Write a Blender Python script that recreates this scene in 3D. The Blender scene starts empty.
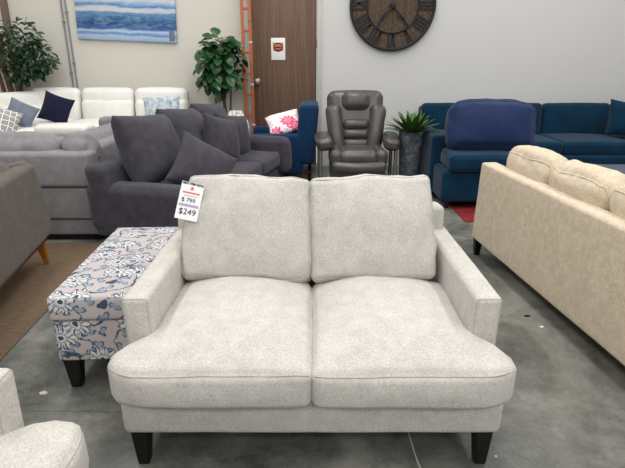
import bpy, bmesh, math, random
from mathutils import Vector, Matrix, noise
S = bpy.context.scene; C = S.collection
R = math.radians; PI = math.pi
rnd = random.Random(7)

# ------------------------------------------------------------ materials
def lin(c):
    return tuple(((v/255)/12.92 if v/255 <= .04045 else ((v/255+.055)/1.055)**2.4) for v in c)+(1,)
class NT:
    def __init__(s, name, rough=.8, spec=.3):
        s.m = bpy.data.materials.new(name); s.m.use_nodes = True; s.t = s.m.node_tree
        s.b = s.t.nodes['Principled BSDF']; s.b.inputs['Roughness'].default_value = rough
        s.b.inputs['Specular IOR Level'].default_value = spec
    def n(s, ty, ins=None, **kw):
        nd = s.t.nodes.new(ty)
        for k, v in kw.items(): setattr(nd, k, v)
        for k, v in (ins or {}).items():
            if isinstance(v, bpy.types.NodeSocket): s.t.links.new(v, nd.inputs[k])
            else: nd.inputs[k].default_value = v
        return nd
    def math(s, op, a, b=0.0, c=None):
        d = {0: a, 1: b}
        if c is not None: d[2] = c
        return s.n('ShaderNodeMath', d, operation=op).outputs[0]
    def mix(s, f, a, b, bt='MIX'):
        return s.n('ShaderNodeMix', {0: f, 6: a, 7: b}, data_type='RGBA', blend_type=bt).outputs[2]
    def ramp(s, f, stops, interp='LINEAR'):
        r = s.n('ShaderNodeValToRGB', {0: f}); cr = r.color_ramp; cr.interpolation = interp
        while len(cr.elements) < len(stops): cr.elements.new(.5)
        for e, (p, c) in zip(cr.elements, stops): e.position = p; e.color = c
        return r.outputs[0]
    def noise(s, vec, scale, detail=3, rough=.5, dist=0):
        return s.n('ShaderNodeTexNoise', {'Vector': vec, 'Scale': scale, 'Detail': detail, 'Roughness': rough, 'Distortion': dist}).outputs[0]
    def obj(s): return s.n('ShaderNodeTexCoord').outputs['Object']
    def uv(s): return s.n('ShaderNodeTexCoord').outputs['UV']
    def scale(s, v, x, y, z): return s.n('ShaderNodeMapping', {'Vector': v, 'Scale': (x, y, z)}).outputs[0]
    def col(s, c): s.t.links.new(c, s.b.inputs['Base Color'])
    def bump(s, h, st=.3, d=.002):
        s.t.links.new(s.n('ShaderNodeBump', {'Height': h, 'Strength': st, 'Distance': d}).outputs[0], s.b.inputs['Normal'])

def fabric(name, c1, c2, fine=260, mid=14, st=.4, rough=.92, sheen=.1, blotch=.5):
    t = NT(name, rough, .15); o = t.obj()
    a = t.noise(o, fine, 4, .7); b = t.noise(o, mid, 4, .6)
    f = t.math('ADD', t.math('MULTIPLY', a, 1-blotch), t.math('MULTIPLY', b, blotch))
    f = t.math('MULTIPLY', t.math('SUBTRACT', f, .36), 3.4)
    f = t.n('ShaderNodeClamp', {0: f}).outputs[0]
    t.col(t.mix(f, lin(c1), lin(c2))); t.bump(a, st, .0015)
    t.b.inputs['Sheen Weight'].default_value = sheen
    return t.m
def plain(name, c, rough=.5, metal=0, var=.12, sc=12, spec=.4):
    t = NT(name, rough, spec); t.b.inputs['Metallic'].default_value = metal
    f = t.noise(t.obj(), sc, 4)
    c = lin(c); d = tuple(v*(1-var*2) for v in c[:3])+(1,)
    t.col(t.mix(f, d, c)); t.bump(f, .08, .002)
    return t.m
def leather(name, c, rough=.38):
    t = NT(name, rough, .5); o = t.obj()
    v = t.n('ShaderNodeTexVoronoi', {'Vector': o, 'Scale': 160.0}).outputs[0]
    f = t.noise(o, 9, 4); c = lin(c)
    t.col(t.mix(f, tuple(x*.8 for x in c[:3])+(1,), c)); t.bump(v, .15, .001)
    return t.m
M = {}
M['grey'] = fabric('heather_light_fabric', (163,159,153), (208,203,195), blotch=.25, fine=190)
M['greypipe'] = fabric('heather_welt_fabric', (160,156,150), (186,182,175))
M['beige'] = fabric('sand_chenille', (180,164,140), (216,202,180), mid=22, fine=120, blotch=.4)
M['dark'] = fabric('charcoal_fabric', (55,53,60), (75,72,80), st=.3)
M['lgrey'] = fabric('pale_grey_fabric', (118,115,118), (142,139,141))
M['taupe'] = fabric('taupe_fabric', (84,78,71), (104,97,89))
M['teal'] = fabric('teal_velvet', (0,32,52), (4,51,75), mid=6, sheen=.1)
M['navy'] = fabric('navy_cushion_cloth', (21,37,72), (29,47,86), st=.15, rough=.6)
M['chairblue'] = fabric('blue_chair_cloth', (14,42,74), (24,56,92))
M['slate'] = fabric('slate_cloth', (62,68,86), (76,82,100))
M['navyvelvet'] = fabric('midnight_velvet', (18,22,42), (30,34,58))
M['bluegrey'] = fabric('blue_grey_cloth', (98,106,120), (126,135,148))
M['white'] = leather('white_leather', (240,238,232), .5)
M['cream'] = plain('cream_panel', (215,205,185), .6)
M['brownleather'] = leather('grey_brown_leather', (78,74,71), .3)
M['black'] = plain('black_lacquer', (18,16,16), .35)
M['underside'] = plain('black_dust_cloth', (14,14,15), .95)
M['wood'] = plain('honey_wood', (176,112,44), .45, sc=20)
M['woodrail'] = plain('walnut_rail', (104,66,40), .5)
M['metal'] = plain('brushed_metal', (150,150,148), .4, .8)
M['knobmetal'] = plain('satin_knob_metal', (190,186,178), .3, .9)
M['pipe'] = plain('grey_conduit', (142,146,150), .45, .3)
M['iron'] = plain('black_iron', (26,25,28), .6)
M['paper'] = plain('white_paper', (238,236,236), .8, var=.02)
M['ink'] = plain('black_ink', (30,30,34), .8)
M['orangeink'] = plain('orange_ink', (226,120,90), .8)
M['greyink'] = plain('grey_print', (176,176,190), .8)
M['orange'] = plain('orange_wood', (182,104,62), .6, sc=30)
M['trunk'] = plain('plant_trunk', (112,84,58), .9, sc=40, var=.3)
M['trunkgreen'] = plain('green_grey_trunk', (84,78,56), .9, sc=40, var=.3)
M['leafdark'] = plain('dark_green_leaf', (40,74,44), .35, var=.3, sc=6)
M['leafmid'] = plain('glossy_green_leaf', (46,92,48), .3, var=.3, sc=6)
M['leafaloe'] = plain('aloe_green_leaf', (62,106,40), .4, var=.35, sc=8)
M['soil'] = plain('dark_soil', (50,38,28), .95)
M['pot'] = plain('black_plant_pot', (40,38,38), .6)
M['frame'] = plain('door_frame_paint', (196,192,186), .6)

t = NT('mottled_stone', .35, .5); f = t.noise(t.obj(), 14, 5, .7, 1.0)
t.col(t.ramp(f, [(.3, lin((38,42,48))), (.52, lin((78,84,92))), (.72, lin((128,136,144)))])); t.bump(f, .3, .004); M['stone'] = t.m

# polished concrete floor
t = NT('polished_concrete', .38, .4); o = t.obj()
a = t.noise(o, 1.3, 6, .62, .6); b = t.noise(o, 9, 5, .7); c = t.noise(o, 60, 3, .7)
f = t.math('ADD', t.math('MULTIPLY', a, .62), t.math('ADD', t.math('MULTIPLY', b, .26), t.math('MULTIPLY', c, .12)))
base = t.ramp(f, [(.38, lin((64,65,61))), (.5, lin((104,104,98))), (.62, lin((140,139,131)))])
sep = t.n('ShaderNodeSeparateXYZ', {0: o})
sp = t.n('ShaderNodeTexVoronoi', {'Vector': o, 'Scale': 5.0}).outputs[0]
spot = t.math('LESS_THAN', sp, .035)
base = t.mix(t.math('MULTIPLY', spot, .5), base, lin((205,203,196)))
# hairline joint in the slab
wob = t.math('MULTIPLY', t.math('SUBTRACT', t.noise(o, 6, 3), .5), .02)
dl = t.math('ABSOLUTE', t.math('ADD', t.math('SUBTRACT', sep.outputs[0], t.math('MULTIPLY_ADD', sep.outputs[1], -.056, .225)), wob))
base = t.mix(t.math('MULTIPLY', t.math('LESS_THAN', dl, .0028), .7), base, lin((196,196,190)))
dj = t.math('ABSOLUTE', t.math('ADD', t.math('SUBTRACT', sep.outputs[1], -1.13), wob))
base = t.mix(t.math('MULTIPLY', t.math('MULTIPLY', t.math('LESS_THAN', sep.outputs[0], -.75), t.math('LESS_THAN', dj, .004)), .45), base, lin((66,66,64)))
t.col(base); t.bump(f, .1, .003)
t.t.links.new(t.math('MULTIPLY_ADD', b, .35, .22), t.b.inputs['Roughness']); M['floor'] = t.m

def wallmat(name, c):
    t = NT(name, .9, .2); f = t.noise(t.obj(), 1.6, 5, .6); g = t.noise(t.obj(), 90, 3)
    c = lin(c); t.col(t.mix(f, tuple(x*.95 for x in c[:3])+(1,), c)); t.bump(g, .12, .002); return t.m
M['wallw'] = wallmat('warm_white_wall', (213,208,198))
M['wallg'] = wallmat('cool_white_wall', (206,205,202))

t = NT('brown_laminate', .5, .3); o = t.scale(t.obj(), 60, 60, 1.6)
f = t.noise(o, 1.0, 4, .6); t.col(t.ramp(f, [(.3, lin((90,68,54))), (.7, lin((118,93,76)))])); M['door'] = t.m
t = NT('aged_wood_post', .7, .2); o = t.scale(t.obj(), 20, 20, 2)
f = t.noise(o, 1.0, 4, .6); t.col(t.ramp(f, [(.3, lin((98,84,72))), (.7, lin((134,118,104)))])); M['post'] = t.m
t = NT('weathered_planks', .75, .2); ob = t.obj(); o = t.scale(ob, 26, 26, 2.2)
f = t.noise(o, 1.0, 5, .65)
pl = t.n('ShaderNodeSeparateXYZ', {0: ob}).outputs[0]
fr = t.math('FRACT', t.math('MULTIPLY', pl, 6.2)); gap = t.math('LESS_THAN', fr, .035)
c = t.ramp(f, [(.28, lin((58,46,38))), (.7, lin((98,82,68)))])
t.col(t.mix(gap, c, lin((34,28,24)))); M['planks'] = t.m

t = NT('striped_carpet', .95, .1); o = t.obj()
sx = t.n('ShaderNodeSeparateXYZ', {0: o})
w = t.n('ShaderNodeTexWave', {'Vector': o, 'Scale': 15.0, 'Distortion': 5.0, 'Detail': 3.0, 'Detail Scale': 2.0}, bands_direction='Y').outputs[1]
g = t.noise(t.scale(o, 12, 120, 12), 1.0, 3, .7)
f = t.math('ADD', t.math('MULTIPLY', w, .22), t.math('MULTIPLY', g, .78))
t.col(t.ramp(f, [(.25, lin((92,76,62))), (.75, lin((132,112,92)))])); t.bump(g, .5, .004); M['carpet'] = t.m
t = NT('red_rug_pile', .95, .1); f = t.noise(t.obj(), 8, 4, .6)
t.col(t.ramp(f, [(.3, lin((100,28,34))), (.7, lin((138,50,54)))])); M['redrug'] = t.m

# floral upholstery
def floral(name, bg, petal, line, leaf, accent, scale=5.6):
    t = NT(name, .85, .15); uv = t.uv()
    nz = t.n('ShaderNodeTexNoise', {'Vector': uv, 'Scale': 13.0, 'Detail': 5.0, 'Roughness': .68})
    duv = t.n('ShaderNodeVectorMath', {0: uv, 1: t.n('ShaderNodeVectorMath', {0: nz.outputs[1], 'Scale': .06}, operation='SCALE').outputs[0]}, operation='ADD').outputs[0]
    def vor(vec, sc, rr=.75):
        v = t.n('ShaderNodeTexVoronoi', {'Vector': vec, 'Scale': sc, 'Randomness': rr}, voronoi_dimensions='2D')
        d = t.n('ShaderNodeVectorMath', {0: vec, 1: v.outputs['Position']}, operation='SUBTRACT').outputs[0]
        s = t.n('ShaderNodeSeparateXYZ', {0: d})
        return v.outputs[0], t.math('ARCTAN2', s.outputs[1], s.outputs[0]), v.outputs['Color']
    def lt(a, b): return t.math('LESS_THAN', a, b)
    def mul(a, b): return t.math('MULTIPLY', a, b)
    c = t.mix(t.noise(uv, 30, 3), lin(bg), lin(tuple(min(255, x+14) for x in bg)))
    # vines: contour lines of a smooth noise
    n2 = t.noise(duv, 6.5, 1, .3)
    vine = lt(t.math('ABSOLUTE', t.math('SUBTRACT', t.math('FRACT', t.math('MULTIPLY', n2, 5.0)), .5)), .05)
    c = t.mix(vine, c, lin(line))
    # leaves
    d2, a2, k2 = vor(duv, scale*2.3, .95)
    r2 = t.math('MULTIPLY_ADD', t.math('ABSOLUTE', t.math('COSINE', t.math('ADD', a2, t.math('MULTIPLY', t.n('ShaderNodeSeparateXYZ', {0: k2}).outputs[0], 6.28)))), .34, .04)
    c = t.mix(lt(d2, r2), c, lin(leaf)); c = t.mix(lt(d2, mul(r2, .68)), c, lin(accent))
    # big flowers
    d, a, k = vor(duv, scale, .85)
    R1 = t.math('MULTIPLY_ADD', t.math('ABSOLUTE', t.math('COSINE', mul(a, 5.0))), .16, .25)
    c = t.mix(lt(d, R1), c, lin(line))
    c = t.mix(lt(d, t.math('SUBTRACT', R1, .035)), c, lin(petal))
    ray = t.math('GREATER_THAN', t.math('ABSOLUTE', t.math('SINE', mul(a, 6.0))), .93)
    c = t.mix(mul(ray, lt(d, t.math('SUBTRACT', R1, .03))), c, lin(line))
    R2 = t.math('MULTIPLY_ADD', t.math('ABSOLUTE', t.math('COSINE', mul(a, 4.0))), .06, .13)
    c = t.mix(lt(d, R2), c, lin(accent)); c = t.mix(lt(d, .12), c, lin(petal)); c = t.mix(lt(d, .07), c, lin(line))
    t.col(c); t.bump(t.noise(uv, 300, 2), .3, .001); return t.m
M['floral'] = floral('blue_floral_linen', (172,164,162), (206,203,200), (70,78,92), (84,104,128), (140,154,168), 6.0)
M['pinkfloral'] = floral('pink_floral_cotton', (240,236,238), (222,70,110), (240,150,170), (244,240,240), (236,190,204), 4.0)
M['blackfloral'] = floral('black_white_floral', (232,228,222), (236,232,226), (30,30,32), (60,60,62), (222,216,210), 6.0)
t = NT('grey_lattice_print', .85, .15)
v = t.n('ShaderNodeTexVoronoi', {'Vector': t.uv(), 'Scale': 15.0, 'Randomness': .35}, voronoi_dimensions='2D', feature='DISTANCE_TO_EDGE').outputs[0]
t.col(t.ramp(v, [(.06, lin((232,230,226))), (.12, lin((140,134,132))), (.3, lin((165,160,158)))])); M['lattice'] = t.m
t = NT('silver_crackle_print', .6, .3)
t.col(t.ramp(t.noise(t.uv(), 16, 5, .7, 1.5), [(.35, lin((120,134,146))), (.5, lin((176,188,196))), (.65, lin((212,218,222)))])); M['silver'] = t.m

# abstract seascape on the canvas
t = NT('seascape_paint', .6, .3); o = t.obj(); s = t.n('ShaderNodeSeparateXYZ', {0: o})
n1 = t.noise(t.scale(o, 2.2, 1, 9), 1.0, 6, .65, .8)
z = t.math('ADD', t.math('MULTIPLY', s.outputs[2], 1/.9), t.math('MULTIPLY', t.math('SUBTRACT', n1, .5), .12))
c = t.ramp(z, [(0.0, lin((150,178,212))), (.055, lin((184,202,226))), (.09, lin((88,138,194))), (.13, lin((200,214,232))), (.165, lin((56,104,166))), (.24, lin((32,72,122))),
               (.33, lin((64,112,160))), (.385, lin((96,136,176))), (.41, lin((204,206,206))), (.455, lin((196,200,204))), (.475, lin((58,114,182))), (.52, lin((150,176,206))), (.555, lin((204,204,207)))])
n3 = t.noise(t.scale(o, 5, 1, 14), 1.0, 6, .7, 1.5)
t.col(t.mix(t.ramp(n3, [(.45, (0,0,0,1)), (.62, (.45,.45,.45,1))]), c, lin((150,180,205)))); M['sea'] = t.m

# ------------------------------------------------------------ helpers
def link(name, me, mat, parent=None, loc=(0,0,0), rot=(0,0,0)):
    me.materials.append(M[mat]); o = bpy.data.objects.new(name, me); C.objects.link(o)
    o.parent = parent; o.location = loc; o.rotation_euler = rot; return o
def tag(o, label=None, cat=None, group=None, kind=None):
    if label: o['label'] = label
    if cat: o['category'] = cat
    if group: o['group'] = group
    if kind: o['kind'] = kind
    return o
def thing(name, label, cat, loc=(0,0,0), rz=0, group=None):
    o = bpy.data.objects.new(name, None); C.objects.link(o); o.location = loc; o.rotation_euler = (0,0,rz)
    o.empty_display_size = .1
    return tag(o, label, cat, group)
def kids(o): return [c for c in bpy.data.objects if c.parent == o]
def dup(o, parent=None, loc=None, rz=None, label=None):
    c = o.copy(); C.objects.link(c); c.parent = parent
    for k in kids(o): dup(k, c)
    if loc is not None: c.location = loc
    if rz is not None: c.rotation_euler = (0,0,rz)
    if label: c['label'] = label
    return c
def finish(bm, smooth=True, angle=None):
    bmesh.ops.recalc_face_normals(bm, faces=bm.faces)
    me = bpy.data.meshes.new('m')
    for f in bm.faces: f.smooth = smooth
    if angle is not None:
        for e in bm.edges:
            if len(e.link_faces) == 2 and e.calc_face_angle(0) > R(angle): e.smooth = False
    bm.to_mesh(me); bm.free(); return me
def ss(a, b, x):
    t = max(0, min(1, (x-a)/(b-a))); return t*t*(3-2*t)

def soft(name, size, mat, parent=None, loc=(0,0,0), rot=(0,0,0), r=.05, puff=(0,0,0), warp=None, wr=0, freq=7, seg=None, k=4, edgewr=0):
    """rounded upholstered block; returns (object, deform) ; cube coords are +-size/2"""
    hx, hy, hz = (s/2 for s in size); r = min(r, hx, hy, hz)*.999
    h = (hx, hy, hz)
    if seg is None: seg = [max(2, min(14, int((2*hh-2*r)/.06)+1)) for hh in h]
    sd = Vector((rnd.random()*50, rnd.random()*50, rnd.random()*50))
    def axis(hh, n):
        e = [hh-r+r*math.tan(i/k*PI/4) for i in range(1, k+1)]
        m = [-(hh-r)+2*(hh-r)*i/n for i in range(n+1)]
        return [-v for v in reversed(e)]+m+e
    ax = [axis(h[i], seg[i]) for i in range(3)]
    def D(p):
        p = Vector(p); q = Vector([max(-(h[i]-r), min(h[i]-r, p[i])) for i in range(3)])
        d = p-q
        if d.length > 1e-9:
            n = d.normalized(); w = q+n*r
        else: n = Vector((0,0,0)); w = p.copy()
        u = [max(-1, min(1, p[i]/h[i])) for i in range(3)]
        g = [(1-abs(v)**2.4) for v in u]
        w.x += u[0]*puff[0]*g[1]*g[2]; w.y += u[1]*puff[1]*g[0]*g[2]; w.z += u[2]*puff[2]*g[0]*g[1]
        if wr or edgewr:
            a = wr
            if edgewr: a += edgewr*(1-min(g))
            v = noise.noise_vector((w+sd)*freq)+.5*noise.noise_vector((w+sd)*freq*2.3)
            w += v*a
        if warp: w = Vector(warp(w))
        return w
    bm = bmesh.new(); cache = {}; uvl = bm.loops.layers.uv.new('UVMap')
    def V(p):
        key = tuple(round(c, 5) for c in p)
        if key not in cache: cache[key] = bm.verts.new(D(p))
        return cache[key]
    off = rnd.random()
    for a in range(3):
        b, c = (a+1) % 3, (a+2) % 3
        if a == 1: b, c = 0, 2
        for sg in (-1, 1):
            for i in range(len(ax[b])-1):
                for j in range(len(ax[c])-1):
                    ps = []
                    for (ii, jj) in ((i,j),(i+1,j),(i+1,j+1),(i,j+1)):
                        p = [0,0,0]; p[a] = sg*h[a]; p[b] = ax[b][ii]; p[c] = ax[c][jj]; ps.append(tuple(p))
                    f = bm.faces.new([V(p) for p in ps])
                    for l, p in zip(f.loops, ps): l[uvl].uv = (p[b]+off, p[c]+off+a*.37)
    o = link(name, finish(bm), mat, parent, loc, rot)
    return o, D
def tube(path, rad, n=8, closed=False, bm=None):
    own = bm is None
    if own: bm = bmesh.new()
    P_ = [Vector(p) for p in path]; L = len(P_); rings = []
    ref = None
    for i, p in enumerate(P_):
        a = P_[(i-1) % L] if (closed or i > 0) else p; b = P_[(i+1) % L] if (closed or i < L-1) else p
        t = (b-a).normalized()
        if ref is None: ref = t.orthogonal()
        ref = (ref-t*ref.dot(t)).normalized(); s = t.cross(ref)
        rr = rad(i/(L-1)) if callable(rad) else rad
        rings.append([bm.verts.new(p+(ref*math.cos(2*PI*j/n)+s*math.sin(2*PI*j/n))*rr) for j in range(n)])
    for i in range(L if closed else L-1):
        A, B = rings[i], rings[(i+1) % L]
        for j in range(n): bm.faces.new((A[j], A[(j+1) % n], B[(j+1) % n], B[j]))
    if not closed: bm.faces.new(rings[0]); bm.faces.new(rings[-1])
    return bm
def tubeobj(name, path, rad, mat, parent=None, loc=(0,0,0), n=8, closed=False, rot=(0,0,0)):
    return link(name, finish(tube(path, rad, n, closed), True, 50), mat, parent, loc, rot)
def seam(D, size, face, mat, parent, ro=.0035, inset=0):
    """welt following the edge of one face of a soft block; parent = the cushion (shares its frame)"""
    h = [s/2 for s in size]; a = 'xyz'.index(face[1]); sg = 1 if face[0] == '+' else -1
    b, c = [i for i in range(3) if i != a]; pts = []
    N = 22
    for (s0, s1) in (((-1,-1),(1,-1)), ((1,-1),(1,1)), ((1,1),(-1,1)), ((-1,1),(-1,-1))):
        for i in range(N):
            t_ = i/N; u = s0[0]+(s1[0]-s0[0])*t_; v = s0[1]+(s1[1]-s0[1])*t_
            p = [0,0,0]; p[a] = sg*(h[a]-inset); p[b] = u*h[b]; p[c] = v*h[c]; pts.append(D(p))
    return link('piping', finish(tube(pts, ro, 6, True)), mat, parent)
def box(name, x0, x1, y0, y1, z0, z1, mat, parent=None, bev=.004, top=None, rot=(0,0,0)):
    """box with origin at its base centre; top=(dx,dy) tapers"""
    cx, cy = (x0+x1)/2, (y0+y1)/2; bm = bmesh.new(); uvl = bm.loops.layers.uv.new('UVMap')
    bmesh.ops.create_cube(bm, size=1)
    for v in bm.verts:
        v.co = Vector((v.co.x*(x1-x0), v.co.y*(y1-y0), (v.co.z+.5)*(z1-z0)))
    if bev: bmesh.ops.bevel(bm, geom=list(bm.edges), offset=bev, segments=2, affect='EDGES', profile=.5)
    return link(name, finish(bm, True, 35), mat, parent, (cx, cy, z0), rot)
def leg(x, y, z, mat, parent, w=.055, w2=.035, dx=0, dy=0, name='leg'):
    bm = bmesh.new(); bmesh.ops.create_cube(bm, size=1)
    for v in bm.verts:
        t_ = v.co.z+.5; ww = w2+(w-w2)*t_
        v.co = Vector((v.co.x*ww+dx*(1-t_), v.co.y*ww+dy*(1-t_), t_*z))
    bmesh.ops.bevel(bm, geom=list(bm.edges), offset=.004, segments=2, affect='EDGES')
    return link(name, finish(bm, True, 35), mat, parent, (x, y, 0))
def lathe(name, prof, mat, parent=None, loc=(0,0,0), n=36, rot=(0,0,0)):
    bm = bmesh.new(); rings = []
    for r_, z in prof: rings.append([bm.verts.new((r_*math.cos(2*PI*i/n), r_*math.sin(2*PI*i/n), z)) for i in range(n)])
    for A, B in zip(rings, rings[1:]):
        for i in range(n): bm.faces.new((A[i], A[(i+1) % n], B[(i+1) % n], B[i]))
    bm.faces.new(rings[0]); bm.faces.new(rings[-1])
    return link(name, finish(bm, True, 40), mat, parent, loc, rot)
def text(name, body, size, mat, parent, loc, rot, bold=0.0, align='CENTER', sx=1):
    cu = bpy.data.curves.new('t', 'FONT'); cu.body = body; cu.size = size; cu.align_x = align; cu.align_y = 'CENTER'
    cu.extrude = .0003; cu.offset = bold; cu.resolution_u = 3
    tmp = bpy.data.objects.new('t', cu); C.objects.link(tmp); bpy.context.view_layer.update()
    me = bpy.data.meshes.new_from_object(tmp.evaluated_get(bpy.context.evaluated_depsgraph_get()))
    bpy.data.objects.remove(tmp); bpy.data.curves.remove(cu); me.materials.clear()
    for v in me.vertices: v.co.x *= sx
    return link(name, me, mat, parent, loc, rot)
def throw(name, w, h, t_, mat, label, cat='pillow', loc=(0,0,0), rot=(0,0,0), group=None, wr=.006, corner=.1, pipe=None, parent=None, p=.5):
    """throw pillow, width x, height z, thickness y, pinched edges; origin at centre"""
    N = 18; bm = bmesh.new(); uvl = bm.loops.layers.uv.new('UVMap'); sd = Vector((rnd.random()*40,)*3)
    def pos(u, v, sgn):
        g = max(0, (1-abs(u)**2.6)*(1-abs(v)**2.6))**p
        x = u*w/2*(1-corner*(1-v*v)*abs(u)); z = v*h/2*(1-corner*(1-u*u)*abs(v))
        co = Vector((x, sgn*t_/2*g, z))
        if abs(u) < .999 and abs(v) < .999: co += noise.noise_vector((co+sd)*9)*wr
        return co
    vals = [math.sin(PI/2*(2*i/N-1)) for i in range(N+1)]; grid = {}
    for sgn in (-1, 1):
        for i, u in enumerate(vals):
            for j, v in enumerate(vals):
                e = i in (0, N) or j in (0, N)
                if e and sgn == 1: grid[(1,i,j)] = grid[(-1,i,j)]
                else: grid[(sgn,i,j)] = bm.verts.new(pos(u, v, sgn))
        for i in range(N):
            for j in range(N):
                ids = ((i,j),(i+1,j),(i+1,j+1),(i,j+1))
                f = bm.faces.new([grid[(sgn,a,b)] for a, b in ids])
                for l, (a, b) in zip(f.loops, ids): l[uvl].uv = (vals[a]*w/2+.3, vals[b]*h/2+.3)
    o = link(name, finish(bm), mat, parent, loc, rot)
    if label: tag(o, label, cat, group)
    if pipe:
        pts = [pos(-1+2*i/16, -1, 1) for i in range(16)]+[pos(1, -1+2*i/16, 1) for i in range(16)]+[pos(1-2*i/16, 1, 1) for i in range(16)]+[pos(-1, 1-2*i/16, 1) for i in range(16)]
        link('piping', finish(tube(pts, .005, 6, True)), pipe, o)
    return o

# ------------------------------------------------------------ setting
W = 7.3
def struct(o): o['kind'] = 'structure'; return o
struct(box('floor', -5.2, 5.4, -1.6, W+.2, -.1, 0, 'floor', bev=0))
struct(box('wall_back', -5.2, -.92, W, W+.15, 0, 5, 'wallw', bev=0))
struct(box('wall_back', .12, 5.4, W, W+.15, 0, 5, 'wallg', bev=0))
struct(box('wall_back', -.92, .12, W+.02, W+.15, 2.75, 5, 'wallw', bev=0))
struct(box('wall_left', -5.3, -5.2, -1.6, W+.15, 0, 5, 'wallw', bev=0))
struct(box('wall_right', 5.4, 5.5, -1.6, W+.15, 0, 5, 'wallg', bev=0))
struct(box('trim_1', -4.14, -4.06, W-.06, W-.001, 0, 3.2, 'post'))
d = struct(box('door_1', -.855, .055, W+.03, W+.075, .01, 2.7, 'door', bev=.003))
fr = box('door_frame', -.925, -.865, W-.03, W+.12, 0, 2.75, 'frame', bev=.006); struct(fr); fr.name = 'trim_2'
fr = box('trim_3', .065, .125, W-.03, W+.12, 0, 2.75, 'frame', bev=.006); struct(fr)
struct(box('trim_4', -.925, .125, W-.025, W+.11, 2.75, 2.82, 'frame', bev=.006))
kn = lathe('door_knob', [(.044,0),(.044,.008),(.018,.014),(.017,.04),(.036,.052),(.044,.072),(.037,.09),(.01,.096)], 'knobmetal', d, (.345*-1-.03, -.0226, 1.18), rot=(PI/2,0,0))
for z in (.5, 1.62, 2.3):
    lathe('hinge', [(.009,0),(.009,.11)], 'knobmetal', d, (.462, -.028, z), n=10)

# poster on the door
p = box('poster', -.568, -.375, W+.0255, W+.0285, 1.475, 1.76, 'paper', bev=.0005)
tag(p, 'small white sheet with an orange round picture taped to the brown door', 'poster')
def disc(name, pts, mat, parent, y, z0=0):
    bm = bmesh.new(); A = [bm.verts.new((x, -.0004, z)) for x, z in pts]; B = [bm.verts.new((x, .0004, z)) for x, z in pts]
    bm.faces.new(A); bm.faces.new(B[::-1]); n = len(A)
    for i in range(n): bm.faces.new((A[i], A[(i+1) % n], B[(i+1) % n], B[i]))
    return link(name, finish(bm, False), mat, parent, (0, y, z0))
M['brownink'] = plain('brown_print', (86,52,36), .8); M['tanink'] = plain('tan_print', (196,170,120), .8)
ell = lambda a, b, n=24, ph=0: [(a*math.cos(2*PI*i/n+ph), b*math.sin(2*PI*i/n+ph)) for i in range(n)]
disc('printed_picture', [(-.07,-.05),(.07,-.05),(.075,.06),(-.075,.06)], 'tanink', p, -.0019, .165)
disc('printed_picture', ell(.066, .06), 'brownink', p, -.0027, .165)
disc('printed_picture', ell(.052, .036), 'orangeink', p, -.0035, .17)
disc('printed_picture', ell(.05, .011), 'brownink', p, -.0043, .163)

# conduits
for x, lab in ((-3.345, 'grey wall conduit, the left of the pair beside the seascape canvas'), (-3.288, 'grey wall conduit, the right of the pair beside the seascape canvas')):
    c = tubeobj('conduit_pipe', [(0,0,0),(0,0,3.4)], .011, 'pipe', loc=(x, W-.016, 0)); tag(c, lab, 'pipe')
    for z in (1.3, 1.95):
        box('pipe_clip', -.02, .02, -.014, .012, z + (.12 if x > -3.3 else 0), z+.018+(.12 if x > -3.3 else 0), 'pipe', c, bev=.002)

# canvas
t_ = thing('canvas_painting', 'wide abstract blue seascape canvas hung above the white sectional', 'painting', (-2.51, W-.0215, 1.72), 0)
t_.rotation_euler = (0, R(2.3), 0)
cv = box('canvas', -.665, .665, -.02, .02, 0, .9, 'sea', t_, bev=.003)
st = box('price_sticker', .575, .645, -.024, -.021, .02, .155, 'bluegrey', t_, bev=.0005); st['label'] = 'pale blue sticker at the lower right corner'

# clock
ck = thing('wall_clock', 'large round plank wall clock with black iron Roman numerals', 'clock', (1.065, W-.03, 2.16))
rot90 = (PI/2, 0, 0)
lathe('clock_face', [(.55,-.015),(.55,.012)], 'planks', ck, n=64, rot=(0,0,0)).rotation_euler = rot90
# the face is turned so that its own z points out of the wall; plank bands run vertically through its material
def ring(name, r_, rad):
    return tubeobj(name, [(r_*math.cos(2*PI*i/72), -.02, r_*math.sin(2*PI*i/72)) for i in range(72)], rad, 'iron', ck, n=8, closed=True)
ring('outer_ring', .555, .02); ring('inner_ring', .345, .011)
def bars(name, segs, parent, y=-.025, wdt=.022):
    bm = bmesh.new()
    for (x0, z0, x1, z1, w_) in segs:
        d_ = Vector((x1-x0, 0, z1-z0)); L = d_.length; d_.normalize(); s_ = Vector((d_.z, 0, -d_.x))*w_/2
        a = Vector((x0, y, z0)); b = Vector((x1, y, z1)); th = Vector((0, .012, 0)); vs = []
        for q in (a-s_, a+s_, b+s_, b-s_): vs.append(q)
        F_ = [bm.verts.new(q) for q in vs]; B_ = [bm.verts.new(q+th) for q in vs]
        bm.faces.new(F_); bm.faces.new(B_[::-1])
        for i in range(4): bm.faces.new((F_[i], F_[(i+1) % 4], B_[(i+1) % 4], B_[i]))
    return link(name, finish(bm, False), 'iron', parent)
glyph = {'I': (.045, [(0,-1,0,1)]), 'V': (.075, [(-.028,1,0,-1),(.028,1,0,-1)]), 'X': (.085, [(-.032,1,.032,-1),(.032,1,-.032,-1)])}
for k_, s_ in enumerate(['XII','I','II','III','IIII','V','VI','VII','VIII','IX','X','XI']):
    ang = k_*PI/6; wt = sum(glyph[c][0] for c in s_); x = -wt/2; segs = []
    for c in s_:
        gw, gs = glyph[c]; x += gw/2
        for (a, za, b, zb) in gs:
            pts = []
            for (q, z) in ((a, za), (b, zb)):
                lx = x+q; lz = .45+z*.088
                pts += [lx*math.cos(ang)+lz*math.sin(ang), -lx*math.sin(ang)+lz*math.cos(ang)]
            segs.append((*pts, .024))
        x += gw/2
    bars('numeral', segs, ck)
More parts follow.
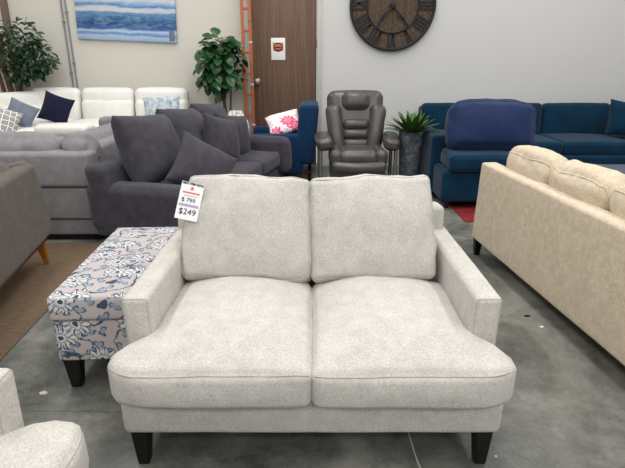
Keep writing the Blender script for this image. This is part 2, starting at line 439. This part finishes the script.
for a_, L_ in ((R(218), .36), (R(139), .36)):
    bars('clock_hand', [(0,0, L_*math.sin(a_), L_*math.cos(a_), .02), (.13*math.sin(a_+.2), .13*math.cos(a_+.2), .24*math.sin(a_), .24*math.cos(a_), .014)], ck, y=-.04)
lathe('hub', [(.045,0),(.04,.02),(.012,.028)], 'iron', ck, (0,-.02,0), rot=(PI/2,0,0), n=20)

# orange rack beside the door
t_ = thing('wooden_rack', 'tall narrow orange wooden rack standing left of the brown door', 'rack', (-.87, W-.16, 0))
for x in (-.055, .045): box('post', x-.02, x+.02, -.02, .02, 0, 2.6, 'orange', t_)
for i in range(9): box('rung', -.035, .025, -.012, .012, .2+i*.27, .235+i*.27, 'orange', t_)
for i in range(9):
    b_ = box('tie_wrap', .022, .068, -.024, .024, .33+i*.27, .36+i*.27, 'frame' if i % 2 else 'orange', t_, bev=.002)

# ------------------------------------------------------------ loveseat
def make_loveseat(label, loc, rz):
    """front towards -y; origin on the floor under the centre; depth y -0.59..0.6 """
    T = thing('loveseat', label, 'loveseat', loc, rz)
    Y0 = -1.97   # world y 1.97 is the origin
    sz = (1.395, 1.01, .145)
    soft('base', sz, 'grey', T, (0, .035, .2195), r=.028, puff=(.004,.006,0), wr=.0015)
    box('dust_cover', -.62, .62, -.42, .48, .14, .17, 'underside', T)
    for s in (-1, 1):
        asz = (.1, .86, .36)
        def wa(p, s=s):
            return (p.x+s*.004*(p.z/.18), p.y, p.z - .0*(p.y))
        a, D = soft('arm', asz, 'grey', T, (s*.645, .10, .457), r=.02, puff=(.004,.006,.004), warp=wa, wr=.002)
        seam(D, asz, '-y', 'greypipe', a, .0022)
    bf, D = soft('back_frame', (1.37, .14, .52), 'grey', T, (-.008, .52, .495), (R(-5),0,0), r=.03, puff=(0,.01,.006), wr=.002)
    for s in (-1, 1):
        cs = (.612, .715, .165)
        def wp(p, s=s):
            yw = p.y; o = p.x*s   # outward positive
            k_ = 1-ss(-.27, -.09, yw)
            if o > 0: x = o*(1+.345*k_)
            else: x = o
            # rounded front corner in plan
            cr = max(0, (x-.28)/.12) if k_ > 0 else 0
            y = yw+.045*min(1.2, cr)**2*(1-ss(-.39, -.15, yw))
            z = p.z - .02*max(0, (-yw-.2))/.19*(1 if p.z > 0 else .2)
            if p.z > 0: z += .034*max(0, 1-(p.x/.3)**2)*ss(-.12, .22, yw)
            return (x*s, y, z)
        c, D = soft('seat_cushion', cs, 'grey', T, (s*.3045, -.1825, .393), r=.034, puff=(.002,.014,.066), warp=wp, wr=.003, edgewr=.003, freq=5)
        hh = [q/2 for q in cs]
        # front welt
        pts = [D((-hh[0]+2*hh[0]*i/30, -hh[1], hh[2]*.93)) for i in range(31)]
        link('piping', finish(tube(pts, .0032, 6)), 'greypipe', c)
        bs = (.60 if s < 0 else .578, .2, .49)
        def bw(p, s=s):
            k_ = p.z/.25
            return (p.x*(1-.035*max(0, k_)), p.y-.0*k_, p.z+(.004*math.cos(p.x*9)-.002)*(1 if k_ > 0 else -.6))
        b, D = soft('back_cushion', bs, 'grey', T, (-.298 if s < 0 else .274, .285, .698), (R(-24), R(-1.2*s), R(1.5*s)), r=.036, puff=(.004,.055,.004), warp=bw, wr=.004, edgewr=.009, freq=8, k=5)
        seam(D, bs, '-y', 'greypipe', b, .0035)
    for x in (-.64, .64):
        leg(x, -.425, .18, 'black', T, .07, .042, dx=-.0, dy=-.01)
        leg(x, .46, .18, 'black', T, .07, .042, dy=.01)
    return T
hero = make_loveseat('pale grey two-cushion loveseat with a price tag, in the centre', (-.002, 1.97, 0), 0)
near = dup(hero, None, (-1.18, .505, 0), R(90), 'pale grey loveseat cropped by the lower left corner, seen side on')
for k_ in kids(near):
    if k_.name.startswith('arm'): k_.location.y -= .015; k_.location.z += .01
for k_ in (hero, near): k_['group'] = 'pale grey loveseats'

# price tag hanging on the left back cushion
pt = thing('price_tag', 'white price tag hanging on the left back cushion of the loveseat', 'price tag', (-.552, 2.17, .858))
pt.rotation_euler = (R(-22), R(14), R(4))
box('card', -.05, .05, -.0008, .0008, -.085, .085, 'paper', pt, bev=0)
rt = (PI/2, 0, 0)
text('lettering', 'NEW ITEM PRICE', .0125, 'ink', pt, (0, -.0022, .078), rt, .0006)
disc('printed_mark', ell(.007, .008), 'orangeink', pt, -.0016, .058)
box('printed_rule', -.038, .038, -.0016, -.0009, .034, .041, 'orangeink', pt, bev=0)
box('printed_rule', -.03, .03, -.0016, -.0009, .022, .025, 'greyink', pt, bev=0)
box('printed_rule', -.044, .044, -.0016, -.0009, -.026, -.014, 'greyink', pt, bev=0)
text('lettering', '$ 799', .027, 'ink', pt, (-.006, -.0022, .003), rt, .0)
text('lettering', '$249', .038, 'ink', pt, (.0, -.0022, -.05), rt, .0)
for x in (-.012, .012):
    tubeobj('string', [(x*.3,-.0015,.084),(x, .012,.093),(x*.6,.045,.1)], .0011, 'frame', pt, n=5)

# ------------------------------------------------------------ floral storage ottoman
T = thing('storage_ottoman', 'floral print storage bench with black legs beside the loveseat', 'ottoman', (-.97, 2.455, 0), R(3))
soft('body', (.42, .96, .205), 'floral', T, (0,0,.262), r=.012, wr=.001)
soft('lid', (.43, .985, .12), 'floral', T, (0,0,.425), r=.02, puff=(0,0,.01), wr=.001)
for x in (-.165, .165):
    for y in (-.43, .43): leg(x, y, .165, 'black', T, .075, .048, dx=(-.0 if x < 0 else .0), dy=0)

# ------------------------------------------------------------ sand sofa on the right (back to us)
T = thing('sofa', 'sand beige three-cushion sofa seen from behind at the right edge', 'sofa', (1.363, 2.65, 0), R(5))
def lean(k_): return lambda p: (p.x-k_*(p.z), p.y, p.z)
b, D = soft('back_panel', (.12, 2.2, .6), 'beige', T, (.06, 0, .435), r=.02, puff=(.004,0,.004), warp=lean(-.03), wr=.002)
seam(D, (.12,2.2,.6), '+y', 'beige', b, .003)
soft('base', (.80, 2.18, .2), 'beige', T, (.52, 0, .24), r=.02)
for y in (1.03, -1.03): soft('arm', (.82, .12, .42), 'beige', T, (.5, y, .42), r=.02, wr=.002)
for i in range(3):
    y = .64-i*.64
    soft('seat_cushion', (.66, .635, .16), 'beige', T, (.6, y, .41), r=.05, puff=(0,0,.02), wr=.003)
    b, D = soft('back_cushion', (.21, .585, .45), 'beige', T, (.235, .66-i*.575, .66), (0, R(-10), 0), r=.085, puff=(.03,.01,.02), wr=.006, edgewr=.01, k=5)
    seam(D, (.21,.585,.45), '-x', 'beige', b, .0045)
for x, y in ((.035,1.065),(.035,-1.03),(.85,1.03),(.85,-1.03)): leg(x, y, .145, 'black', T, .06, .04)

# ------------------------------------------------------------ charcoal sofa
T = thing('sofa', 'charcoal fabric sofa with loose cushions behind the loveseat', 'sofa', (-1.80, 3.9, 0), R(-14))
soft('base', (.9, 2.3, .22), 'dark', T, (.47, 1.15, .2), r=.03)
def rake(p): return (p.x-.12*(p.z+.28)/.56, p.y, p.z)
soft('back_frame', (.2, 2.32, .58), 'dark', T, (.19, 1.15, .385), r=.05, warp=rake, wr=.004)
for y in (.1, 2.2):
    a, D = soft('arm', (.97, .22, .4), 'dark', T, (.465 if y < 1 else .56, y, .325 if y < 1 else .43), r=.07, puff=(.01,.0,.01), warp=lambda p: (p.x-.05*(p.z+.2), p.y, p.z), wr=.004)
for i in range(3): soft('seat_cushion', (.72, .63, .17), 'dark', T, (.60, .52+i*.635, .395), r=.05, puff=(.01,0,.025), wr=.004)
for i in range(3):
    throw('back_cushion', .68, .60, .36, 'dark', None, loc=(.30, .50+i*.63, .74), rot=(R(-20), R(4), R(90+3*(i-1))), corner=.05, p=.42, wr=.012, pipe='dark', parent=T)
for x, y in ((.1,.08),(.85,.08),(.1,2.22),(.85,2.22)): leg(x, y, .09, 'black', T, .06, .05)
TD = T

# ------------------------------------------------------------ pale grey sectional, back to us
T = thing('sectional_sofa', 'pale grey sectional with its back panels facing us, left of the charcoal sofa', 'sofa', (-2.5, 4.02, 0))
def gp(x0, x1, z0, z1, y0=0, y1=.2, nm='back_panel', r=.02, yy=0):
    soft(nm, (x1-x0, y1-y0, z1-z0), 'lgrey', T, ((x0+x1)/2, (y0+y1)/2, (z0+z1)/2), r=r, puff=(0,.004,.003), wr=.002)
for x0, x1 in ((-1.1, .69),):
    gp(x0, x1, .05, .19, .02, .2); gp(x0, x1, .195, .465, .0, .2); gp(x0, x1, .47, .755, -.02, .2, r=.035)
box('plinth', -1.08, .67, .04, .9, 0, .05, 'underside', T)
gp(-1.1, .5, .2, .42, .2, 1.0, 'seat_cushion', .05)
for xc, w_ in ((-.88,.44), (-.12, .99), (.53, .27)):
    soft('back_cushion', (w_, .28, .27), 'lgrey', T, (xc, .25, .735), (R(-6),0,0), r=.11, puff=(.01,.03,.02), wr=.008, edgewr=.01, k=5)
# wing running away beside the charcoal sofa
soft('back_panel', (.2, 1.75, .74), 'lgrey', T, (.5, 1.08, .38), r=.05)
soft('back_cushion', (.26, 1.6, .32), 'lgrey', T, (.34, 1.08, .66), (0,R(6),0), r=.1, wr=.008)
soft('seat_cushion', (.8, 1.6, .2), 'lgrey', T, (-.05, 1.05, .36), r=.06)
soft('arm', (.56, .2, .66), 'lgrey', T, (.36, 1.80, .53), r=.05, wr=.003)

# ------------------------------------------------------------ taupe sofa at the left edge
T = thing('sofa', 'taupe sofa with honey wood legs cropped by the left edge', 'sofa', (-1.965, 3.57, 0), R(11))
b, D = soft('back_panel', (.12, 1.95, .53), 'taupe', T, (-.06, -.975, .505), r=.04, warp=lambda p: (p.x-.10*(p.z), p.y-.05*p.z, p.z), wr=.003)
box('wood_rail', -.82, -.03, -1.93, -.03, .19, .235, 'woodrail', T)
soft('arm', (.80, .12, .34), 'taupe', T, (-.46, -.08, .50), r=.03, warp=lambda p: (p.x, p.y, p.z+.12*ss(-.1, .4, p.x)*(1 if p.z > 0 else 0)))
soft('arm', (.80, .12, .34), 'taupe', T, (-.46, -1.87, .42), r=.03)
soft('seat_cushion', (.68, 1.66, .18), 'taupe', T, (-.5, -.975, .335), r=.05)
for i in range(2): soft('back_cushion', (.18, .8, .42), 'taupe', T, (-.22, -.57-i*.81, .61), (0,R(8),0), r=.07, puff=(.02,0,.01), wr=.005)
for x, y in ((-.07,-.08),(-.76,-.08),(-.07,-1.87),(-.76,-1.87)): leg(x, y, .2, 'wood', T, .06, .03, dx=.02 if x > -.3 else -.02, dy=.02 if y > -1 else -.02)

# carpet strip and red rug
def slab(name, pts, h, mat, label, cat):
    cx = sum(p[0] for p in pts)/len(pts); cy = sum(p[1] for p in pts)/len(pts); bm = bmesh.new()
    f = bm.faces.new([bm.verts.new((x-cx, y-cy, 0)) for x, y in pts])
    r_ = bmesh.ops.extrude_face_region(bm, geom=[f])
    for v in r_['geom']:
        if isinstance(v, bmesh.types.BMVert): v.co.z = h
    o = link(name, finish(bm, False), mat, None, (cx, cy, .0005)); return tag(o, label, cat)
slab('carpet', [(-5.1,1.3),(-1.545,1.3),(-1.6,2.22),(-1.70,3.97),(-5.1,3.97)], .006, 'carpet', 'brown streaky carpet strip under the taupe sofa', 'carpet')
slab('rug', [(1.46,4.55),(3.6,4.55),(3.6,5.9),(1.46,5.9)], .008, 'redrug', 'red rug under the front of the teal sectional', 'rug')

# ------------------------------------------------------------ white leather sectional
T = thing('sectional_sofa', 'white leather sectional in the far left corner below the canvas', 'sofa', (-2.8, 6.9, 0))
def seatmod(x0, x1, back=True, deep=.95):
    w_ = x1-x0; c_ = (x0+x1)/2
    soft('seat_base', (w_-.01, deep, .3), 'white', T, (c_, -.42, .21), r=.03)
    soft('seat_cushion', (w_-.01, deep-.1, .34), 'white', T, (c_, -.42, .56), r=.09, puff=(0,0,.02), wr=.004)
    soft('back_lower', (w_-.01, .2, .36), 'white', T, (c_, .10, .80), (R(-6),0,0), r=.08, puff=(0,.03,0), wr=.004)
    soft('headrest', (w_-.01, .17, .27), 'white', T, (c_, .14, .98), (R(-4),0,0), r=.075, puff=(0,.02,.01), wr=.003)
for x0, x1 in ((-.33,.38),(.39,1.12)): seatmod(x0, x1)
seatmod(-1.02, -.34)
# curved corner wing coming forward on the left
soft('headrest', (.2, 1.5, .3), 'white', T, (-1.22, -.5, .93), (0,0,R(-24)), r=.08, wr=.004)
soft('back_lower', (.26, 1.5, .4), 'white', T, (-1.14, -.55, .72), (0,0,R(-24)), r=.08, wr=.004)
soft('seat_cushion', (1.0, 1.25, .32), 'white', T, (-.95, -.95, .55), (0,0,R(-20)), r=.09, puff=(0,0,.02))
soft('seat_base', (.95, 1.2, .34), 'white', T, (-.95, -.95, .22), (0,0,R(-20)), r=.03)
soft('back_panel', (2.1, .08, .75), 'white', T, (.08, .25, .45), r=.03)
soft('footrest', (.6, .30, .12), 'white', T, (-.06, -1.03, .71), r=.05, puff=(0,0,.01))
soft('footrest_panel', (.59, .26, .56), 'cream', T, (-.06, -1.03, .37), r=.02)

throw('throw_pillow', .36, .36, .12, 'navyvelvet', 'midnight navy square pillow tipped on the white sectional', loc=(-3.16, 6.33, .90), rot=(R(-18), R(20), R(5)))
throw('throw_pillow', .32, .31, .12, 'bluegrey', 'blue grey pillow beside the lattice pillow on the white sectional', loc=(-3.44, 6.04, .87), rot=(R(-30), R(28), R(20)))
throw('throw_pillow', .40, .36, .13, 'lattice', 'white and grey lattice print pillow at the left edge', loc=(-3.50, 5.70, .82), rot=(R(-28), R(24), R(30)))
throw('throw_pillow', .50, .30, .12, 'silver', 'silver blue patterned lumbar pillow at the right end of the white sectional', loc=(-1.93, 6.58, .885), rot=(R(-14), R(-3), R(-4)))

# charcoal throw pillows
throw('throw_pillow', .52, .48, .28, 'dark', 'charcoal throw pillow lying nearest us on the charcoal sofa', group='charcoal throw pillows', loc=(-.93, 4.19, .59), rot=(R(-30), R(32), R(22)), pipe='dark')
throw('throw_pillow', .50, .50, .24, 'dark', 'charcoal throw pillow standing in the middle of the charcoal sofa', loc=(-.90, 5.0, .70), rot=(R(-10), R(12), R(64)), pipe='dark')
throw('throw_pillow', .50, .50, .24, 'dark', 'charcoal throw pillow leaning at the far end of the charcoal sofa', group='charcoal throw pillows', loc=(-.86, 5.45, .68), rot=(R(-12), R(10), R(58)), pipe='dark')

# ------------------------------------------------------------ blue armchair before the door, with pillow
T = thing('armchair', 'blue armchair with its back toward the recliner, in front of the door', 'armchair', (-.37, 6.6, 0))
soft('backrest', (.24, .86, .72), 'chairblue', T, (.30, 0, .60), r=.05, warp=lambda p: (p.x+.09*p.z, p.y, p.z), wr=.002)
soft('seat_base', (.7, .84, .22), 'chairblue', T, (-.1, 0, .22), r=.03)
soft('seat_cushion', (.62, .6, .15), 'chairblue', T, (-.13, 0, .40), r=.05, puff=(0,0,.02))
for y in (-.37,.37): soft('arm', (.68, .12, .5), 'chairblue', T, (-.1, y, .36), r=.04)
for x in (-.38,.33):
    for y in (-.36,.36): leg(x, y, .12, 'black', T)
throw('throw_pillow', .44, .40, .16, 'pinkfloral', 'white pillow with pink flowers on the blue armchair', loc=(-.36, 6.43, .72), rot=(R(-58), R(-14), R(8)))

# small patterned side chair left of the rack
T = thing('side_chair', 'small black and white patterned chair half hidden behind the charcoal sofa', 'chair', (-1.0, 6.5, 0))
soft('seat', (.4, .4, .1), 'blackfloral', T, (0,0,.45), r=.04, puff=(0,0,.01))
soft('backrest', (.34, .07, .38), 'blackfloral', T, (.0,.17,.66), (R(-6),0,0), r=.03, warp=lambda p: (p.x*(1-.5*ss(0,.19,p.z)), p.y, p.z))
for x in (-.16,.16):
    for y in (-.16,.16): leg(x, y, .41, 'black', T, .03, .02)

# ------------------------------------------------------------ recliner
T = thing('recliner', 'grey brown leather recliner with a padded headrest against the wall', 'recliner', (.51, 5.85, 0))
L_ = 'brownleather'
soft('backrest', (.64, .2, .78), L_, T, (0, .28, .74), (R(-14),0,0), r=.09, puff=(.0,.03,.01), warp=lambda p: (p.x*(1+.05*math.sin(p.z*5)), p.y, p.z), wr=.004)
for s in (-1,1):
    soft('back_bolster', (.19, .17, .6), L_, T, (s*.235, .155, .68), (R(-14), R(7*s), 0), r=.07, puff=(.0,.02,0), wr=.004)
    soft('armrest', (.17, .42, .13), L_, T, (s*.385, -.12, .60), (R(6), R(8*s), R(-4*s)), r=.045, puff=(.01,.01,.01), wr=.004)
    soft('seat_bolster', (.15, .5, .2), L_, T, (s*.25, -.16, .44), r=.08, wr=.003)
    tubeobj('arm_post', [(s*.42,-.28,.03),(s*.42,-.28,.54)], .022, 'metal', T, n=10)
    tubeobj('arm_post', [(s*.42,.1,.03),(s*.42,.1,.55)], .022, 'metal', T, n=10)
    tubeobj('base_rail', [(s*.42,-.38,.03),(s*.42,.3,.03)], .026, 'metal', T, n=10)
hd = soft('headrest', (.31, .16, .21), L_, T, (0, .235, 1.015), (R(-12),0,0), r=.07, puff=(.01,.02,.01), wr=.003)[0]
for i, z in enumerate((.56, .67, .78)):
    soft('lumbar_pad', (.30, .14, .12), L_, T, (0, .105+i*.03, z-.03), (R(-14),0,0), r=.05, puff=(0,.012,0), wr=.002)
soft('seat', (.44, .5, .16), L_, T, (0, -.15, .44), r=.07, puff=(0,0,.02), wr=.004)
soft('seat_base', (.62, .5, .2), L_, T, (0, -.08, .28), r=.04)
b, D = soft('footrest', (.60, .12, .11), L_, T, (0, -.48, .36), r=.05, warp=lambda p: (p.x, p.y+.25*p.x*p.x, p.z+.15*p.x*p.x), wr=.003)
tubeobj('cross_rail', [(-.42,.1,.05),(.42,.1,.05)], .02, 'metal', T, n=8)
tubeobj('pedestal', [(0,.1,.05),(0,-.05,.2)], .05, 'metal', T, n=12)

# ------------------------------------------------------------ planter with succulent
def leafmesh(leaves):
    """leaves: list of (base, direction, up, length, width, curl)"""
    bm = bmesh.new()
    for (b, d, up, L, w_, curl) in leaves:
        b = Vector(b); d = Vector(d).normalized(); up = Vector(up); s_ = d.cross(up)
        if s_.length < 1e-3: s_ = d.orthogonal()
        s_.normalize(); n_ = s_.cross(d); N = 5; rows = []
        for i in range(N+1):
            t_ = i/N; wd = w_*math.sin(PI*min(1, (t_*.92+.06)))**.7/2
            c_ = b+d*L*t_+n_*(-curl*L*t_*t_)
            rows.append((bm.verts.new(c_-s_*wd+n_*wd*.25), bm.verts.new(c_), bm.verts.new(c_+s_*wd+n_*wd*.25)))
        for A, B in zip(rows, rows[1:]):
            for j in range(2): bm.faces.new((A[j], A[j+1], B[j+1], B[j]))
    me = bpy.data.meshes.new('m')
    for f in bm.faces: f.smooth = True
    bm.to_mesh(me); bm.free(); return me
T = thing('potted_succulent', 'spiky green succulent in a tall mottled grey planter beside the recliner', 'potted plant', (1.125, 5.75, 0))
pl = lathe('planter', [(.10,0),(.105,.02),(.125,.4),(.142,.68),(.145,.70),(.135,.705),(.128,.69),(.12,.66)], 'stone', T)
lathe('soil', [(.12,.0),(.12,.02)], 'soil', T, (0,0,.645))
lv = []
for i in range(46):
    a = i*2.4; e = R(18+60*(i/46)); L = .34-.08*(i/46)+rnd.uniform(-.02,.03)
    lv.append(((.03*math.cos(a), .03*math.sin(a), .66), (math.cos(a)*math.cos(e), math.sin(a)*math.cos(e), math.sin(e)), (0,0,1), L, .068, .16))
link('foliage', leafmesh(lv), 'leafaloe', T)

# tree-like plants
def tree(name, label, loc, trunks, centers, nl, L, w_, mat, tm, droop=.3, pot=.16):
    T = thing(name, label, 'potted plant', loc)
    lathe('plant_pot', [(pot*.75,0),(pot,.26),(pot*1.04,.3),(pot*.94,.3),(pot*.9,.26)], 'pot', T)
    lathe('soil', [(pot*.9,0),(pot*.9,.02)], 'soil', T, (0,0,.25))
    for tr in trunks: tubeobj('trunk', tr[0], lambda t_, r0=tr[1]: r0*(1-.5*t_), tm, T, n=8)
    lv = []
    for i in range(nl):
        cx, cy, cz, rx, rz = centers[rnd.randrange(len(centers))]
        while True:
            v = Vector((rnd.uniform(-1,1), rnd.uniform(-1,1), rnd.uniform(-1,1)))
            if .25 < v.length < 1: break
        b = (cx+v.x*rx, cy+v.y*rx*.8, cz+v.z*rz)
        d = Vector((v.x+rnd.uniform(-.6,.6), v.y+rnd.uniform(-.6,.6), v.z*.4-droop+rnd.uniform(-.5,.5)))
        up = Vector((rnd.uniform(-.4,.4), rnd.uniform(-.9,0), 1))
        lv.append((b, d, up, L*rnd.uniform(.75,1.2), w_*rnd.uniform(.8,1.2), .25))
    link('foliage', leafmesh(lv), mat, T)
tree('fiddle_leaf_fig', 'broad-leaved green potted plant standing left of the orange rack', (-1.22, 6.95, 0),
     [([(.02,0,.25),(.04,.02,.8),(.0,0,1.3),(.03,0,1.6)], .028), ([(-.03,.02,.25),(-.07,0,.8),(-.1,0,1.2)], .022), ([(.05,-.02,.25),(.11,0,.85),(.14,0,1.2)], .018)],
     [(0,0,1.45,.30,.28),(-.03,0,1.25,.29,.2),(.03,0,1.62,.2,.16)], 210, .15, .12, 'leafmid', 'trunkgreen')
tree('ficus_tree', 'small-leaved ficus tree behind the left end of the white sectional', (-4.05, 6.95, 0),
     [([(.0,0,.25),(.03,.02,.9),(-.02,0,1.4),(.02,0,1.8)], .05), ([(-.05,.02,.25),(.05,0,.9),(.2,0,1.3),(.45,0,1.6)], .035), ([(.05,.02,.25),(-.06,0,.9),(-.1,0,1.3),(-.2,0,1.6)], .035)],
     [(.25,0,1.74,.28,.24),(.44,0,1.50,.24,.2),(.0,0,1.6,.3,.28),(.28,-.02,1.34,.27,.16)], 800, .075, .045, 'leafdark', 'trunk')

# ------------------------------------------------------------ teal sectional
T = thing('sectional_sofa', 'teal velvet sectional with a chaise along the wall on the right', 'sofa', (1.3, 7.15, 0))
soft('back_frame', (3.52, .16, .74), 'teal', T, (1.95, .02, .50), r=.04)
soft('arm', (.18, 1.75, .62), 'teal', T, (.07, -.9, .40), r=.035, wr=.002)
soft('arm', (.18, 1.25, .62), 'teal', T, (3.62, -.62, .40), r=.035)
soft('chaise_base', (.84, 2.1, .33), 'teal', T, (.44, -1.13, .245), r=.04)
def chw(p): return (p.x-(.10*(1-ss(-.62,-.45,p.y)) if p.x < 0 else 0)*min(1, -p.x/.3), p.y, p.z)
c, D = soft('chaise_cushion', (.72, 2.1, .18), 'teal', T, (.525, -1.19, .49), r=.055, puff=(0,.01,.02), warp=chw, wr=.004)
seam(D, (.72,2.1,.18), '+z', 'teal', c, .004)
soft('seat_base', (2.65, 1.0, .26), 'teal', T, (2.2, -.55, .23), r=.04)
for i in range(3):
    soft('seat_cushion', (.88, .92, .17), 'teal', T, (1.34+i*.885, -.56, .435), r=.05, puff=(0,0,.02), wr=.003)
for x, w_ in ((.52,.68),(1.35,.92),(2.28,.9),(3.12,.74)):
    soft('back_cushion', (w_, .2, .46), 'teal', T, (x, -.16, .69), (R(-8),0,0), r=.06, puff=(0,.03,.004), wr=.004)
for x, y in ((.1,-2.1),(.8,-2.1),(.1,-.1),(3.6,-.1),(3.6,-1.0),(1.4,-1.0)): leg(x, y, .09, 'black', T)
o, D = soft('floor_cushion', (.86, .26, .50), 'navy', None, (1.84, 5.27, .825), (R(-17), R(1), R(-2)), r=.085, puff=(.02,.06,.02), wr=.004, freq=5, edgewr=.008, k=6, warp=lambda p: (p.x, p.y, p.z-.05*(abs(p.x)/.5)**2.6*(1 if p.z > 0 else .1)*(1.3 if p.x < 0 else 1)))
o.name = 'loose_cushion'; tag(o, 'big smooth navy cushion leaning on the teal sectional', 'cushion')
seam(D, (.86,.26,.50), '-y', 'navy', o, .005)
throw('throw_pillow', .5, .46, .18, 'teal', 'teal velvet pillow on the teal sectional at the right edge', loc=(4.02, 6.5, .76), rot=(R(-16), R(6), R(-8)))
T = thing('ottoman', 'slate blue cushioned ottoman in front of the teal sectional', 'ottoman', (3.1, 4.66, 0), R(-4))
soft('cushion', (1.05, .85, .12), 'slate', T, (0,0,.40), r=.055, puff=(0,0,.02), wr=.003)
soft('base', (1.0, .8, .24), 'slate', T, (0,0,.22), r=.03)
for x in (-.45,.45):
    for y in (-.35,.35): leg(x, y, .1, 'black', T)

# floor litter
for (x, y, lab, mt, s_) in ((1.294, 2.691, 'dark scrap on the concrete floor between the loveseat and the sand sofa', 'iron', .022), (1.327, 2.559, 'white chip on the concrete floor by the dark scrap', 'paper', .013), (-1.245, 1.95, 'pale flake on the concrete floor before the floral bench', 'cream', .018)):
    bm = bmesh.new(); n = 9
    A = [bm.verts.new((s_*math.cos(2*PI*i/n)*rnd.uniform(.7,1.3), s_*.7*math.sin(2*PI*i/n)*rnd.uniform(.7,1.2), 0)) for i in range(n)]
    B = [bm.verts.new((v.co.x*.8, v.co.y*.8, .003)) for v in A]
    bm.faces.new(A); bm.faces.new(B)
    for i in range(n): bm.faces.new((A[i], A[(i+1) % n], B[(i+1) % n], B[i]))
    tag(link('floor_scrap', finish(bm, False), mt, None, (x, y, .0004)), lab, 'debris')

# ------------------------------------------------------------ light, camera
w = bpy.data.worlds.new('World'); S.world = w; w.use_nodes = True
w.node_tree.nodes['Background'].inputs[0].default_value = (.93, .96, 1, 1); w.node_tree.nodes['Background'].inputs[1].default_value = .55
def area(x, y, z, sx, sy, e, col=(1, .985, .955), rot=(0,0,0)):
    l = bpy.data.lights.new('ceiling_lamp', 'AREA'); l.shape = 'RECTANGLE'; l.size = sx; l.size_y = sy; l.energy = e; l.color = col
    o = bpy.data.objects.new('ceiling_lamp', l); C.objects.link(o); o.location = (x, y, z); o.rotation_euler = rot
for x in (-2.6, .4, 3.2):
    for y in (-3.6, .2, 3.2, 5.8): area(x, y, 4.7, .5, 2.0, {-3.6: 95, .2: 50, 3.2: 54, 5.8: 46}[y])
cam = bpy.data.cameras.new('camera'); co = bpy.data.objects.new('camera', cam); C.objects.link(co)
cam.sensor_fit = 'HORIZONTAL'; cam.sensor_width = 36; cam.lens = 500/625*36
co.location = (0, 0, 1.45); co.rotation_euler = (R(90-19.0), 0, 0); S.camera = co
S.view_settings.view_transform = 'Standard'; S.view_settings.look = 'None'; S.view_settings.gamma = 1
S.view_settings.use_curve_mapping = False; S.view_settings.exposure = 0.0
